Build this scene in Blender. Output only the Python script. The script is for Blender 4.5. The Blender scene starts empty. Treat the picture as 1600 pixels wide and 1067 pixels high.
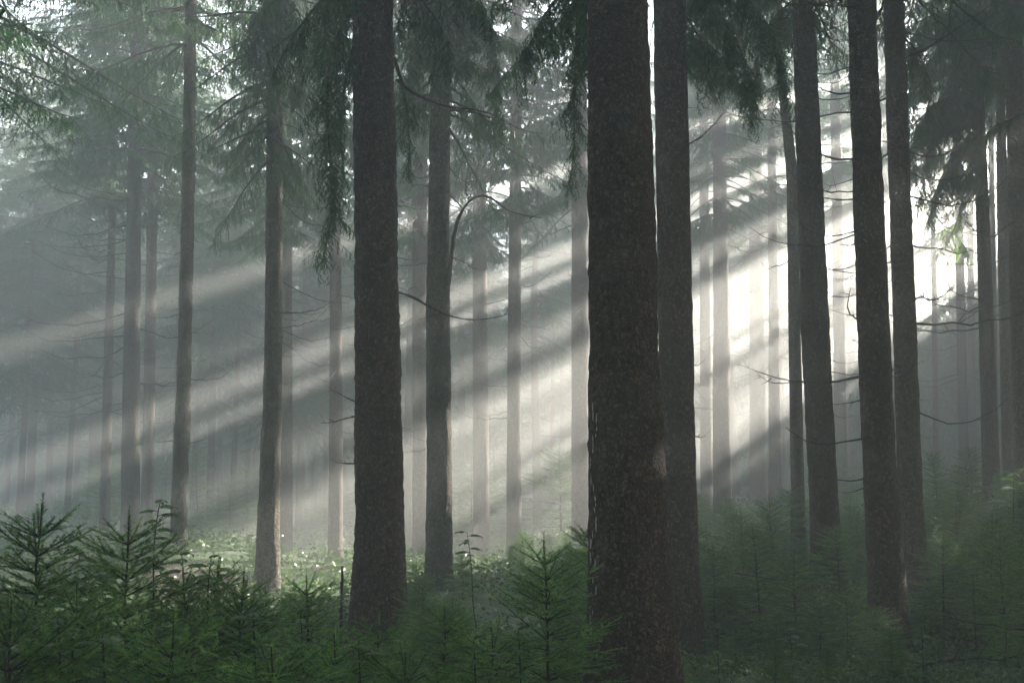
import bpy, math, random
import numpy as np
from mathutils import Vector, Matrix

# ------------------------------------------------------------------ camera, sky, sun, exposure
sc = bpy.context.scene
COL = sc.collection
CAM = Vector((0, 0, 2.0))
PITCH = math.radians(6.0)
F = 1600.0                       # focal length in photograph pixels
cam_d = bpy.data.cameras.new("Camera")
cam_d.sensor_width = 36.0
cam_d.lens = 36.0
cam_d.clip_end = 3000
cam_d.clip_start = 0.05
cam = bpy.data.objects.new("Camera", cam_d)
COL.objects.link(cam)
cam.location = CAM
cam.rotation_euler = (math.pi / 2 + PITCH, 0, 0)
sc.camera = cam

SUN_PX = (2500.0, -250.0)        # where the sun stands, in photograph pixels (outside the frame)
def ray(px, py):
    a = (px - 800.0) / F
    b = (533.5 - py) / F
    return np.array([a, math.cos(PITCH) - b * math.sin(PITCH), math.sin(PITCH) + b * math.cos(PITCH)])
def at(px, py, Y):
    d = ray(px, py)
    return np.array([CAM.x, CAM.y, CAM.z]) + d * (Y / d[1])
S = ray(*SUN_PX); S = S / np.linalg.norm(S)
SUN_EL = math.asin(S[2])
SUN_AZ = math.atan2(S[0], S[1])

world = bpy.data.worlds.new("World")
sc.world = world
world.use_nodes = True
wn = world.node_tree
wn.nodes.clear()
sky = wn.nodes.new("ShaderNodeTexSky")
sky.sky_type = 'NISHITA'
sky.sun_disc = False
sky.sun_elevation = SUN_EL
sky.sun_rotation = SUN_AZ
sky.air_density = 1.0
sky.dust_density = 1.2
sky.ozone_density = 1.4
bg = wn.nodes.new("ShaderNodeBackground")
bg.inputs['Strength'].default_value = 0.05
wo = wn.nodes.new("ShaderNodeOutputWorld")
wn.links.new(sky.outputs[0], bg.inputs[0])
wn.links.new(bg.outputs[0], wo.inputs[0])

sun_d = bpy.data.lights.new("sun", 'SUN')
sun_d.energy = 5.0
sun_d.angle = math.radians(0.5)
sun_d.color = (1.0, 0.90, 0.79)
sun = bpy.data.objects.new("sun", sun_d)
sun.rotation_euler = Vector(S).to_track_quat('Z', 'Y').to_euler()
sun.location = (30, 30, 40)
COL.objects.link(sun)

sc.view_settings.view_transform = 'Standard'
sc.view_settings.look = 'None'
sc.view_settings.exposure = 3.97
sc.view_settings.gamma = 1.0
HAZE_DENSITY = 0.0145
HAZE_G = 0.45
HAZE_TOP = 29.5

cy = sc.cycles
cy.use_denoising = True
cy.denoiser = 'OPENIMAGEDENOISE'
cy.max_bounces = 6
cy.diffuse_bounces = 3
cy.glossy_bounces = 1
cy.transmission_bounces = 3
cy.transparent_max_bounces = 6
cy.volume_bounces = 1
cy.use_adaptive_sampling = False
cy.sample_clamp_indirect = 4.0

rng = np.random.default_rng(7)
random.seed(7)

# ------------------------------------------------------------------ sun-space gaps in the canopy
SH = np.array([math.sin(SUN_AZ), math.cos(SUN_AZ), 0.0])
U = np.array([math.cos(SUN_AZ), -math.sin(SUN_AZ), 0.0])
W = np.cross(U, S); W = W if W[2] > 0 else -W
C0 = np.array([CAM.x, CAM.y, CAM.z])
# line numbers are heights at which a gap's light crosses column 905 of the photograph
_d0, _d1 = ray(905, 0), ray(905, 1000)
def line_height(P):
    """P (n,3) -> (height at column 905 of the sun-parallel plane through P, du, t)"""
    Q = P - C0
    du = Q @ U
    dw = Q @ W
    n = np.cross(S, du[:, None] * U + dw[:, None] * W)
    a = n @ _d0
    b = n @ _d1
    h = 1000.0 * a / (a - b + 1e-12)
    return h, du, Q @ SH
# (top, bottom, du from, du to): gaps cut into the crowns to shape the sun shafts
GAPS = [(372, 396, -31, -18), (376, 392, -18, -14), (480, 498, -20, -13.5), (566, 592, -17, -13.5)]
def _slits(h0, h1, u0, u1, cover, seed, hmin=13, hmax=30):
    r = random.Random(seed)
    u = u0
    while u < u1:
        du = r.uniform(4.5, 8.5); h = h0 + r.uniform(0, 14)
        while h < h1:
            w = r.uniform(hmin, hmax)
            GAPS.append((h, min(h + w, h1), u, min(u + du, u1)))
            h += w + w * (1 - cover) / cover * r.uniform(0.5, 1.5) + 3
        u += du
_slits(548, 664, -27, -17, 0.74, 1, 16, 34)
GAPS.append((550, 664, -17.5, -11.3))
_slits(556, 664, -36, -27, 0.35, 11, 12, 24)
_slits(664, 850, -30, -13.2, 0.58, 2, 12, 28)
_slits(664, 850, -37, -30, 0.35, 12, 12, 24)
_slits(850, 935, -29, -15, 0.34, 6, 10, 20)
_slits(412, 546, -36, -17, 0.17, 3, 8, 14)
_slits(250, 352, -34, -15, 0.07, 4, 7, 12)
_lh, _du, _t = line_height(np.array([at(1478, 385, 28.5)]))
GAPS.append((_lh[0] - 16, _lh[0] + 14, _du[0] - 1.0, _du[0] + 1.0))   # lets sun onto the bright bough
for _px, _py, _Y, _r in ((1562, 862, 12.5, 7), (1478, 825, 13.5, 6), (1590, 742, 14.0, 6), (1150, 850, 12.4, 6), (1450, 880, 12.0, 5), (1540, 930, 10.5, 6), (1250, 985, 9.0, 6), (690, 912, 9.4, 5), (485, 900, 6.7, 7), (215, 890, 6.0, 6), (1112, 840, 14.6, 7)):
    _lh, _du, _t = line_height(np.array([at(_px, _py, _Y)]))     # small holes that drop flecks of sun on the young spruces
    GAPS.append((_lh[0] - _r * 1.8, _lh[0] + _r * 1.8, _du[0] - 0.8, _du[0] + 0.8))
_TAB = {}
def gap_table(pad):
    if pad not in _TAB:
        tb = np.zeros((1600, 560), bool)                     # line height 0..1600, du -40..16 in 0.1 m
        for a, b, u0, u1 in GAPS:
            tb[max(0, int(a - pad)):max(0, int(b + pad)), max(0, int((u0 + 40) * 10)):max(0, int((u1 + 40) * 10))] = True
        for c, w in ((612, 1), (672, 5), (716, 6), (758, 7)):        # bands left uncut to keep dark streaks between the shafts
            tb[c - w:c + w, :] = False
        _TAB[pad] = tb
    return _TAB[pad]
def in_gap(P, pad=10.0):
    h, du, t = line_height(P)
    h = h + 2.4 * np.sin(du * 1.3) + 1.6 * np.sin(du * 3.1 + 1.0)
    i = h.astype(int); j = ((du + 40) * 10).astype(int)
    ok = (i >= 0) & (i < 1600) & (j >= 0) & (j < 560) & (t > 8)
    return ok & gap_table(pad)[np.clip(i, 0, 1599), np.clip(j, 0, 559)]

# ------------------------------------------------------------------ helpers
def mesh_np(name, V, faces_n, idx, mats, mat_index=None, smooth=False):
    """V (n,3); faces_n: array of face sizes; idx: flat loop indices"""
    me = bpy.data.meshes.new(name)
    V = np.ascontiguousarray(V, dtype=np.float32)
    me.vertices.add(len(V)); me.vertices.foreach_set("co", V.ravel())
    me.loops.add(len(idx)); me.loops.foreach_set("vertex_index", np.ascontiguousarray(idx, dtype=np.int32))
    me.polygons.add(len(faces_n))
    st = np.zeros(len(faces_n), np.int32); st[1:] = np.cumsum(faces_n)[:-1]
    me.polygons.foreach_set("loop_start", st)
    me.polygons.foreach_set("loop_total", np.ascontiguousarray(faces_n, dtype=np.int32))
    if mat_index is not None:
        me.polygons.foreach_set("material_index", np.ascontiguousarray(mat_index, dtype=np.int32))
    if smooth:
        me.polygons.foreach_set("use_smooth", np.ones(len(faces_n), bool))
    for m in mats: me.materials.append(m)
    me.update(calc_edges=True)
    return me

class MB:
    """collects triangles / quads"""
    def __init__(s): s.V = []; s.F = []; s.N = []; s.M = []; s.n = 0
    def tris(s, V, m=0):                      # V (k,3,3)
        k = len(V)
        if k == 0: return
        s.V.append(V.reshape(-1, 3)); s.F.append(np.arange(3 * k) + s.n); s.N.append(np.full(k, 3)); s.M.append(np.full(k, m)); s.n += 3 * k
    def grid(s, R, m=0, cap=False):           # R (rings, seg, 3) closed rings
        r, g, _ = R.shape
        i = np.arange(r - 1)[:, None] * g; j = np.arange(g)[None, :]; jn = (j + 1) % g
        q = np.stack([i + j, i + jn, i + g + jn, i + g + j], -1).reshape(-1) + s.n
        s.V.append(R.reshape(-1, 3)); s.F.append(q); k = (r - 1) * g
        s.N.append(np.full(k, 4)); s.M.append(np.full(k, m)); s.n += r * g
    def mesh(s, name, mats, smooth=False):
        return mesh_np(name, np.concatenate(s.V), np.concatenate(s.N), np.concatenate(s.F), mats, np.concatenate(s.M), smooth)

def tube(mb, P, R, seg=5, m=0):
    P = np.asarray(P, float); R = np.asarray(R, float)
    T = np.gradient(P, axis=0); T /= np.linalg.norm(T, axis=1)[:, None] + 1e-9
    ref = np.array([0.31, 0.17, 0.93]) if abs(T[0][2]) < 0.8 else np.array([1.0, 0.1, 0.0])
    A = np.cross(T, ref); A /= np.linalg.norm(A, axis=1)[:, None] + 1e-9
    B = np.cross(T, A)
    th = np.linspace(0, 2 * math.pi, seg, endpoint=False)
    ring = P[:, None, :] + R[:, None, None] * (np.cos(th)[None, :, None] * A[:, None, :] + np.sin(th)[None, :, None] * B[:, None, :])
    mb.grid(ring, m)

def link(name, data, parent=None, loc=None):
    o = bpy.data.objects.new(name, data)
    COL.objects.link(o)
    if parent is not None: o.parent = parent
    if loc is not None: o.location = loc
    return o
def tag(o, label=None, cat=None, group=None, kind=None):
    if label: o["label"] = label
    if cat: o["category"] = cat
    if group: o["group"] = group
    if kind: o["kind"] = kind
    return o

# ------------------------------------------------------------------ materials
def new_mat(name):
    m = bpy.data.materials.new(name); m.use_nodes = True
    nt = m.node_tree; nt.nodes.clear()
    return m, nt, nt.nodes.new, nt.links.new
def ramp(nt, fac, stops):
    r = nt.nodes.new("ShaderNodeValToRGB")
    while len(r.color_ramp.elements) < len(stops): r.color_ramp.elements.new(0.5)
    for e, (p, c) in zip(r.color_ramp.elements, stops): e.position = p; e.color = (*c, 1)
    nt.links.new(fac, r.inputs[0]); return r.outputs[0]
def mixc(nt, mode, fac, a, b):
    n = nt.nodes.new("ShaderNodeMixRGB"); n.blend_type = mode
    if isinstance(fac, float): n.inputs[0].default_value = fac
    else: nt.links.new(fac, n.inputs[0])
    for i, v in ((1, a), (2, b)):
        if isinstance(v, tuple): n.inputs[i].default_value = (*v, 1)
        else: nt.links.new(v, n.inputs[i])
    return n.outputs[0]

def bark_mat(name, c_dark, c_mid, c_light, lichen, flake=26.0, bump=0.02):
    m, nt, N, L = new_mat(name)
    tc = N("ShaderNodeTexCoord"); oi = N("ShaderNodeObjectInfo")
    mp = N("ShaderNodeMapping"); mp.inputs['Scale'].default_value = (1, 1, 0.8)
    L(tc.outputs['Object'], mp.inputs[0])
    nz = N("ShaderNodeTexNoise"); nz.inputs['Scale'].default_value = 9; nz.inputs['Detail'].default_value = 3
    L(mp.outputs[0], nz.inputs['Vector'])
    wv = mixc(nt, 'ADD', 0.12, mp.outputs[0], nz.outputs['Color'])
    vo = N("ShaderNodeTexVoronoi"); vo.feature = 'DISTANCE_TO_EDGE'; vo.inputs['Scale'].default_value = flake
    L(wv, vo.inputs['Vector'])
    vc = N("ShaderNodeTexVoronoi"); vc.inputs['Scale'].default_value = flake
    L(wv, vc.inputs['Vector'])
    fine = N("ShaderNodeTexNoise"); fine.inputs['Scale'].default_value = 70; fine.inputs['Detail'].default_value = 4
    L(mp.outputs[0], fine.inputs['Vector'])
    big = N("ShaderNodeTexNoise"); big.inputs['Scale'].default_value = 1.3; big.inputs['Detail'].default_value = 4
    L(mp.outputs[0], big.inputs['Vector'])
    edge = ramp(nt, vo.outputs[0], [(0.01, (0.10,) * 3), (0.2, (1, 1, 1))])
    cell = ramp(nt, vc.outputs['Color'], [(0.1, c_dark), (0.5, c_mid), (0.9, c_light)])
    c = mixc(nt, 'MULTIPLY', 0.8, cell, edge)
    fr = ramp(nt, fine.outputs[0], [(0.3, (0.7,) * 3), (0.7, (1.2,) * 3)])
    c = mixc(nt, 'MULTIPLY', 0.6, c, fr)
    lf = ramp(nt, big.outputs[0], [(0.45, (0, 0, 0)), (0.72, (1, 1, 1))])
    c = mixc(nt, 'MIX', mixc(nt, 'MULTIPLY', 1.0, lf, (lichen[3],) * 3), c, tuple(lichen[:3]))
    vr = N("ShaderNodeMapRange"); vr.inputs['To Min'].default_value = 0.75; vr.inputs['To Max'].default_value = 1.25
    L(oi.outputs['Random'], vr.inputs[0])
    c = mixc(nt, 'MULTIPLY', 1.0, c, vr.outputs[0])
    h = mixc(nt, 'MULTIPLY', 0.5, edge, fr)
    bp = N("ShaderNodeBump"); bp.inputs['Distance'].default_value = bump; bp.inputs['Strength'].default_value = 0.9
    L(h, bp.inputs['Height'])
    b = N("ShaderNodeBsdfPrincipled"); b.inputs['Roughness'].default_value = 0.85
    b.inputs['Specular IOR Level'].default_value = 0.25
    L(c, b.inputs['Base Color']); L(bp.outputs[0], b.inputs['Normal'])
    o = N("ShaderNodeOutputMaterial"); L(b.outputs[0], o.inputs[0])
    return m

def leaf_mat(name, dark, mid, light, trans=0.35, scale=3.0, rough=0.55):
    m, nt, N, L = new_mat(name)
    geo = N("ShaderNodeTexCoord"); oi = N("ShaderNodeObjectInfo")
    nz = N("ShaderNodeTexNoise"); nz.inputs['Scale'].default_value = scale; nz.inputs['Detail'].default_value = 5; nz.inputs['Roughness'].default_value = 0.7
    L(geo.outputs['Object'], nz.inputs['Vector'])
    c = ramp(nt, nz.outputs[0], [(0.32, dark), (0.5, mid), (0.72, light)])
    hs = N("ShaderNodeHueSaturation")
    vr = N("ShaderNodeMapRange"); vr.inputs['To Min'].default_value = 0.75; vr.inputs['To Max'].default_value = 1.3
    L(oi.outputs['Random'], vr.inputs[0]); L(vr.outputs[0], hs.inputs['Value'])
    L(c, hs.inputs['Color'])
    b = N("ShaderNodeBsdfPrincipled"); b.inputs['Roughness'].default_value = rough
    b.inputs['Specular IOR Level'].default_value = 0.35
    L(hs.outputs[0], b.inputs['Base Color'])
    t = N("ShaderNodeBsdfTranslucent"); L(hs.outputs[0], t.inputs[0])
    mx = N("ShaderNodeMixShader"); mx.inputs[0].default_value = trans
    L(b.outputs[0], mx.inputs[1]); L(t.outputs[0], mx.inputs[2])
    o = N("ShaderNodeOutputMaterial"); L(mx.outputs[0], o.inputs[0])
    return m

M_BARK = bark_mat("spruce_bark", (0.05, 0.033, 0.024), (0.105, 0.068, 0.048), (0.18, 0.125, 0.092), (0.10, 0.11, 0.085, 0.35))
M_BARK_NEAR = bark_mat("spruce_bark_scaly", (0.070, 0.047, 0.035), (0.13, 0.085, 0.062), (0.22, 0.15, 0.112), (0.11, 0.11, 0.09, 0.35), 34.0, 0.04)
M_BARK_LICHEN = bark_mat("spruce_bark_lichen", (0.05, 0.042, 0.032), (0.09, 0.076, 0.058), (0.14, 0.12, 0.095), (0.09, 0.10, 0.07, 0.5))
M_TWIG = bark_mat("dead_twig_bark", (0.05, 0.042, 0.035), (0.075, 0.062, 0.052), (0.11, 0.095, 0.08), (0.09, 0.1, 0.08, 0.3), 60, 0.003)
M_NEEDLE = leaf_mat("spruce_needles", (0.020, 0.066, 0.022), (0.034, 0.118, 0.032), (0.062, 0.175, 0.042), 0.3, 1.2)
M_SAP = leaf_mat("young_spruce_needles", (0.030, 0.078, 0.020), (0.10, 0.22, 0.045), (0.30, 0.48, 0.10), 0.35, 7.0, 0.4)
M_LEAF = leaf_mat("broad_leaves", (0.06, 0.13, 0.035), (0.09, 0.19, 0.045), (0.14, 0.27, 0.065), 0.5, 4.0, 0.4)
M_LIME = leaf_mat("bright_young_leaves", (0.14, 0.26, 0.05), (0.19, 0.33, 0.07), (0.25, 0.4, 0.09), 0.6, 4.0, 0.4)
M_COVER = leaf_mat("ground_cover_leaves", (0.04, 0.075, 0.025), (0.065, 0.12, 0.035), (0.12, 0.19, 0.05), 0.4, 2.0, 0.4)

def ground_mat():
    m, nt, N, L = new_mat("forest_floor")
    tc = N("ShaderNodeTexCoord")
    n1 = N("ShaderNodeTexNoise"); n1.inputs['Scale'].default_value = 0.5; n1.inputs['Detail'].default_value = 6
    n2 = N("ShaderNodeTexNoise"); n2.inputs['Scale'].default_value = 22; n2.inputs['Detail'].default_value = 6
    L(tc.outputs['Object'], n1.inputs['Vector']); L(tc.outputs['Object'], n2.inputs['Vector'])
    a = ramp(nt, n1.outputs[0], [(0.35, (0.075, 0.05, 0.032)), (0.5, (0.045, 0.08, 0.028)), (0.7, (0.07, 0.12, 0.035))])
    b_ = ramp(nt, n2.outputs[0], [(0.3, (0.5,) * 3), (0.7, (1.4,) * 3)])
    c = mixc(nt, 'MULTIPLY', 0.8, a, b_)
    bp = N("ShaderNodeBump"); bp.inputs['Distance'].default_value = 0.06; L(n2.outputs[0], bp.inputs['Height'])
    b = N("ShaderNodeBsdfPrincipled"); b.inputs['Roughness'].default_value = 0.95
    L(c, b.inputs['Base Color']); L(bp.outputs[0], b.inputs['Normal'])
    o = N("ShaderNodeOutputMaterial"); L(b.outputs[0], o.inputs[0])
    return m
M_GROUND = ground_mat()

# ------------------------------------------------------------------ trunk table (measured on the photograph)
# key: (depth m, [(py, cx, width)...], base py)
T = {
 'A': (8.0,  [(0, 965.5, 97), (530, 974, 108), (850, 983, 122), (1067, 991, 138)], 1105),
 'B': (10.2, [(0, 582, 65), (400, 588, 67), (800, 593, 75), (960, 593, 85)], 1020),
 'C': (12.0, [(0, 1046, 52), (450, 1054, 53), (850, 1062, 56), (980, 1066, 64)], 1015),
 'D': (12.2, [(0, 1346, 43), (500, 1364, 48), (750, 1375, 50), (1000, 1391, 58)], 1022),
 'E': (15.5, [(0, 1396, 32), (500, 1413, 34), (800, 1423, 37), (915, 1432, 40)], 920),
 'F': (15.0, [(0, 1255, 34), (500, 1273, 43), (800, 1288, 42), (895, 1293, 50)], 925),
 'G': (19.0, [(0, 1216, 12), (120, 1219, 13), (260, 1238, 18), (500, 1241, 19), (850, 1248, 21)], 868),
 'H': (15.3, [(0, 690, 32), (180, 688, 33), (400, 685, 34), (480, 684, 38), (700, 686, 38), (900, 686, 42)], 922),
 'I': (27.0, [(0, 905, 25), (500, 906, 26), (800, 907, 27)], 852),
 'J': (26.0, [(0, 808, 18), (200, 806, 18), (600, 803, 21), (860, 803, 23)], 882),
 'K': (31.0, [(0, 748, 20), (300, 749, 22), (850, 752, 25)], 872),
 'L': (27.0, [(0, 656, 21), (400, 656, 23), (880, 657, 25)], 896),
 'M': (25.0, [(0, 520, 14), (500, 525, 19), (880, 524, 23)], 892),
 'N': (27.0, [(0, 447, 15), (300, 448, 17), (900, 447, 20)], 905),
 'P': (15.5, [(0, 430, 24), (200, 429, 24), (450, 428, 27), (600, 426, 28), (760, 421, 31), (920, 417, 39)], 942),
 'Q': (18.0, [(0, 299, 18), (300, 294, 20), (600, 287, 21), (685, 285, 25), (700, 283, 23), (850, 279, 25)], 866),
 'R': (25.0, [(0, 215, 15), (100, 213, 18), (400, 208, 23), (700, 204, 27), (830, 204, 28)], 840),
 'S': (29.0, [(0, 243, 13), (200, 240, 15), (750, 231, 18)], 842),
 'T': (28.0, [(0, 182, 10), (190, 180, 10), (500, 171, 13), (830, 163, 16)], 862),
 'RA': (21.0, [(0, 1521, 18), (400, 1538, 20), (780, 1550, 26)], 795),
 'RB': (23.0, [(0, 1560, 12), (400, 1568, 17), (780, 1578, 20)], 792),
 'RC': (18.5, [(0, 1582, 25), (500, 1594, 29), (760, 1602, 32)], 800),
 'RD': (31.0, [(0, 1546, 6), (400, 1551, 9), (780, 1556, 11)], 775),
 'U1': (29.0, [(0, 1122, 18), (500, 1127, 25), (800, 1128, 29)], 838),
 'U2': (33.0, [(0, 1098, 12), (500, 1102, 17), (800, 1104, 19)], 822),
 'U3': (39.0, [(0, 1178, 18), (500, 1183, 24), (760, 1184, 25)], 785),
 'U4': (34.0, [(0, 1203, 12), (500, 1209, 16), (780, 1211, 20)], 792),
 'U5': (37.0, [(0, 1302, 14), (500, 1311, 18), (760, 1314, 19)], 800),
 'V1': (38.0, [(0, 1452, 5), (560, 1461, 8), (720, 1463, 9)], 740),
 'V2': (36.0, [(0, 1492, 10), (560, 1503, 14), (740, 1507, 15)], 765),
 'V3': (40.0, [(0, 1512, 8), (560, 1518, 11), (740, 1521, 12)], 762),
}
# fainter trunks farther back: (px, width, depth, base py)
FARX = [(45, 13, 38, 800), (76, 10, 42, 795), (118, 8, 50, 788), (300, 9, 46, 800), (328, 12, 40, 815), (343, 8, 52, 795),
        (468, 13, 39, 835), (490, 9, 48, 815), (566, 10, 44, 820), (634, 15, 36, 850), (702, 10, 46, 825), (722, 12, 42, 835),
        (776, 9, 50, 810), (840, 14, 40, 835), (862, 9, 47, 815), (880, 11, 50, 810), (1080, 12, 42, 800), (1150, 10, 47, 775), (1098, 8, 55, 765),
        (1228, 8, 50, 770), (1330, 9, 48, 765), (1400, 10, 46, 755), (1438, 9, 52, 745), (1480, 7, 50, 745), (385, 9, 50, 805), (410, 7, 58, 800), (150, 10, 46, 795),
        (8, 9, 44, 795), (30, 10, 34, 812), (105, 9, 36, 805), (140, 8, 45, 795), (270, 9, 38, 822), (190, 9, 48, 800), (362, 9, 40, 825), (-40, 12, 33, 815), (600, 9, 42, 835), (508, 8, 44, 825), (95, 6, 62, 780), (255, 8, 54, 795), (540, 7, 56, 805)]
SHARED_MAIN = {}
anchors = []
for k, (Y, pts, bpy_) in T.items():
    bx = pts[-1][1]
    anchors.append(at(bx, bpy_, Y))
for px, w, Y, b in FARX:
    anchors.append(at(px, b, Y))
for x, y, z in [(-5, 3, 0.0), (0, 2, 0.0), (5, 3, 0.05), (-3, 6.5, -0.05), (2, 7, 0), (6, 7, 0.1), (-8, 9, 0.0), (11, 11, 0.75), (8, 10, 0.35), (0, -10, 0), (-15, -10, 0), (15, -10, 0),
                (-20, 15, -.2), (20, 20, 1.4), (30, 40, 1.8), (-40, 40, 0), (0, 90, 1.2), (-60, 90, 1.5), (60, 90, 3.0), (0, 130, 4), (80, 40, 3), (-80, 20, 1)]:
    anchors.append(np.array([x, y, z], float))
ANCH = np.array(anchors)
def ground_z(x, y):
    x = np.atleast_1d(np.asarray(x, float)); y = np.atleast_1d(np.asarray(y, float))
    out = np.empty(len(x))
    for s in range(0, len(x), 20000):
        d2 = (x[s:s+20000, None] - ANCH[None, :, 0]) ** 2 + (y[s:s+20000, None] - ANCH[None, :, 1]) ** 2 + 0.15
        w = d2 ** -1.6
        out[s:s+20000] = (w * ANCH[None, :, 2]).sum(1) / w.sum(1)
    out += 0.04 * np.sin(x * 1.9 + 0.7 * y) * np.sin(y * 1.4 - 0.5 * x) 
    return out
def gz(x, y): return float(ground_z(x, y)[0])

# ground sheet, laid out along the sun's bearing: dense near the camera
RU = (-108.0, 62.0); RT = (-42.0, 62.5)                      # extent across and along the sun's bearing
n = 240
def spread(lo, hi, c, n):
    q = np.sinh(np.linspace(-3.6, 3.6, n)) / math.sinh(3.6)
    return np.where(q < 0, c + q * (c - lo), c + q * (hi - c))
au = spread(RU[0], RU[1], -9.0, n); at_ = spread(RT[0], RT[1], 9.0, n)
GU, GT = np.meshgrid(au, at_)
GX = GU * U[0] + GT * SH[0]; GY = GU * U[1] + GT * SH[1]
GZ = ground_z(GX.ravel(), GY.ravel())
V = np.stack([GX.ravel(), GY.ravel(), GZ], 1)
i, j = np.meshgrid(np.arange(n - 1), np.arange(n - 1), indexing='ij')
q = (i * n + j).ravel()
idx = np.stack([q, q + 1, q + n + 1, q + n], 1).ravel()
g = link("ground", mesh_np("ground", V, np.full(len(q), 4), idx, [M_GROUND], None, True))
tag(g, kind="structure")

# ------------------------------------------------------------------ spruce foliage
def norm(a): return a / (np.linalg.norm(a, axis=-1, keepdims=True) + 1e-9)

def spray_template(r, ntw, width, seg=1, length=1.0):
    """one secondary branchlet, unit length along +X, twigs hanging to both sides; returns (k,3,3) triangles"""
    tr = []
    # axis, two crossed slivers
    w = width * 0.35
    tr.append([(0, -w, 0), (0, w, 0), (1, 0, -0.16)])
    tr.append([(0, 0, -w), (0, 0, w), (1, 0, -0.16)])
    for i in range(ntw):
        s = (i + r.uniform(0.2, 0.8)) / ntw
        side = 1 if i % 2 else -1
        L = r.uniform(0.26, 0.5) * (1.05 - 0.55 * s)
        b = np.array([s, 0, -0.16 * s * s])
        d = np.array([r.uniform(0.25, 0.7), side * r.uniform(0.15, 0.6), -r.uniform(0.5, 1.1)]); d /= np.linalg.norm(d)
        e = np.cross(d, np.array([r.normal(), r.normal(), r.normal()])); e /= np.linalg.norm(e)
        if seg == 1:
            tr.append([b - e * width * 0.5, b + e * width * 0.5, b + d * L])
        else:
            # needle-clad twig: serrated strip, teeth pointing forward
            sag = np.array([0, 0, -0.12 * L])
            for k in range(seg):
                f0 = k / seg
                p = b + d * L * f0 + sag * f0 * f0
                q_ = b + d * L * (f0 + 1.25 / seg) + sag * (f0 + 1.25 / seg) ** 2
                ww = width * (1 - 0.55 * f0)
                sg = 1 if k % 2 else -1
                tr.append([p, b + d * L * min(1, f0 + 1.9 / seg) + e * ww * sg + sag * f0, q_])
                tr.append([p - e * ww * 0.28, p + e * ww * 0.28, q_])
    return np.array(tr, float)

SPR = {
  'near': [spray_template(rng, 12, 0.045, 4) for _ in range(6)],
  'mid':  [spray_template(rng, 15, 0.070, 1) for _ in range(6)],
  'low':  [spray_template(rng, 6, 0.16, 1) for _ in range(5)],
  'wall': [spray_template(rng, 8, 0.22, 1) for _ in range(5)],
}

def place_sprays(mb, O, D, SC, kind, m=0):
    """O origin (n,3), D direction (n,3), SC length (n)"""
    tpls = SPR[kind]
    n = len(O)
    if n == 0: return
    which = rng.integers(0, len(tpls), n)
    a = norm(D)
    roll = rng.normal(0, 0.25, n)
    z = np.tile([0.0, 0, 1.0], (n, 1)); z[:, 0] += roll * 0.7; z[:, 1] += rng.normal(0, 0.2, n)
    b = norm(np.cross(z, a)); c = np.cross(a, b)
    for k, tp in enumerate(tpls):
        s = which == k
        if not s.any(): continue
        A = np.stack([a[s], b[s], c[s]], 1)                       # rows = local axes in world
        v = tp.reshape(-1, 3) @ A                                  # (n, v, 3)
        v = v * SC[s][:, None, None] + O[s][:, None, :]
        mb.tris(v.reshape(-1, 3, 3), m)

def bough_sprays(p0, az, L, e0, droop, up, step, r, ls0=0.75):
    """axis points and the sprays of one bough; returns axis P, O, D, SC"""
    k = max(5, int(L / 0.28))
    s = np.linspace(0, 1, k)
    hd = np.array([math.cos(az), math.sin(az), 0]); sd = np.array([-math.sin(az), math.cos(az), 0])
    bend = r.normal(0, 0.10)
    z = L * (e0 * s - droop * s ** 2 + up * s ** 4)
    P = p0 + L * s[:, None] * hd + (L * bend * s ** 2)[:, None] * sd + z[:, None] * np.array([0, 0, 1.0])
    ns = max(4, int(L / step))
    t = (np.arange(ns) + r.uniform(0, 1, ns)) / ns * 0.86 + 0.14
    O = np.stack([np.interp(t, s, P[:, q]) for q in range(3)], 1)
    Tn = norm(np.stack([np.interp(np.minimum(t + 0.05, 1), s, P[:, q]) - np.interp(t - 0.05, s, P[:, q]) for q in range(3)], 1))
    side = np.where(np.arange(ns) % 2 == 0, 1.0, -1.0)
    D = Tn * r.uniform(0.5, 0.9, ns)[:, None] + sd * (side * r.uniform(0.5, 1.0, ns))[:, None] + np.array([0, 0, -1.0]) * r.uniform(0.1, 0.5, ns)[:, None]
    SC = ls0 * (1.05 - 0.62 * t) * r.uniform(0.7, 1.15, ns) * min(1.0, 0.45 + L / 3.0)
    # tip
    O = np.vstack([O, P[-2]]); D = np.vstack([D, P[-1] - P[-2]]); SC = np.append(SC, ls0 * 0.55)
    return P, O, D, SC

def crown_data(seed, zb, H, R, dz=0.31, low_thin=1.4):
    r = np.random.default_rng(seed)
    bl = []
    z = zb
    while z < H - 0.3:
        f = (z - zb) / (H - zb)
        n = int(r.integers(4, 7))
        a0 = r.uniform(0, 6.28)
        for i in range(n):
            if f < 0.12 and r.random() < 0.12: continue
            L = R * (1 - f ** 1.5) * r.uniform(0.72, 1.15) * (0.8 + 0.2 * min(1, f / 0.1)) + 0.25
            az = a0 + i * 6.283 / n + r.normal(0, 0.22)
            e0 = -0.12 + 0.55 * f + r.normal(0, 0.08)
            bl.append((z + r.normal(0, 0.12), az, L, e0, 0.42 * (1 - f) + 0.1, 0.22))
        z += dz * (1.0 + 0.25 * r.random())
    return bl

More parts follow.
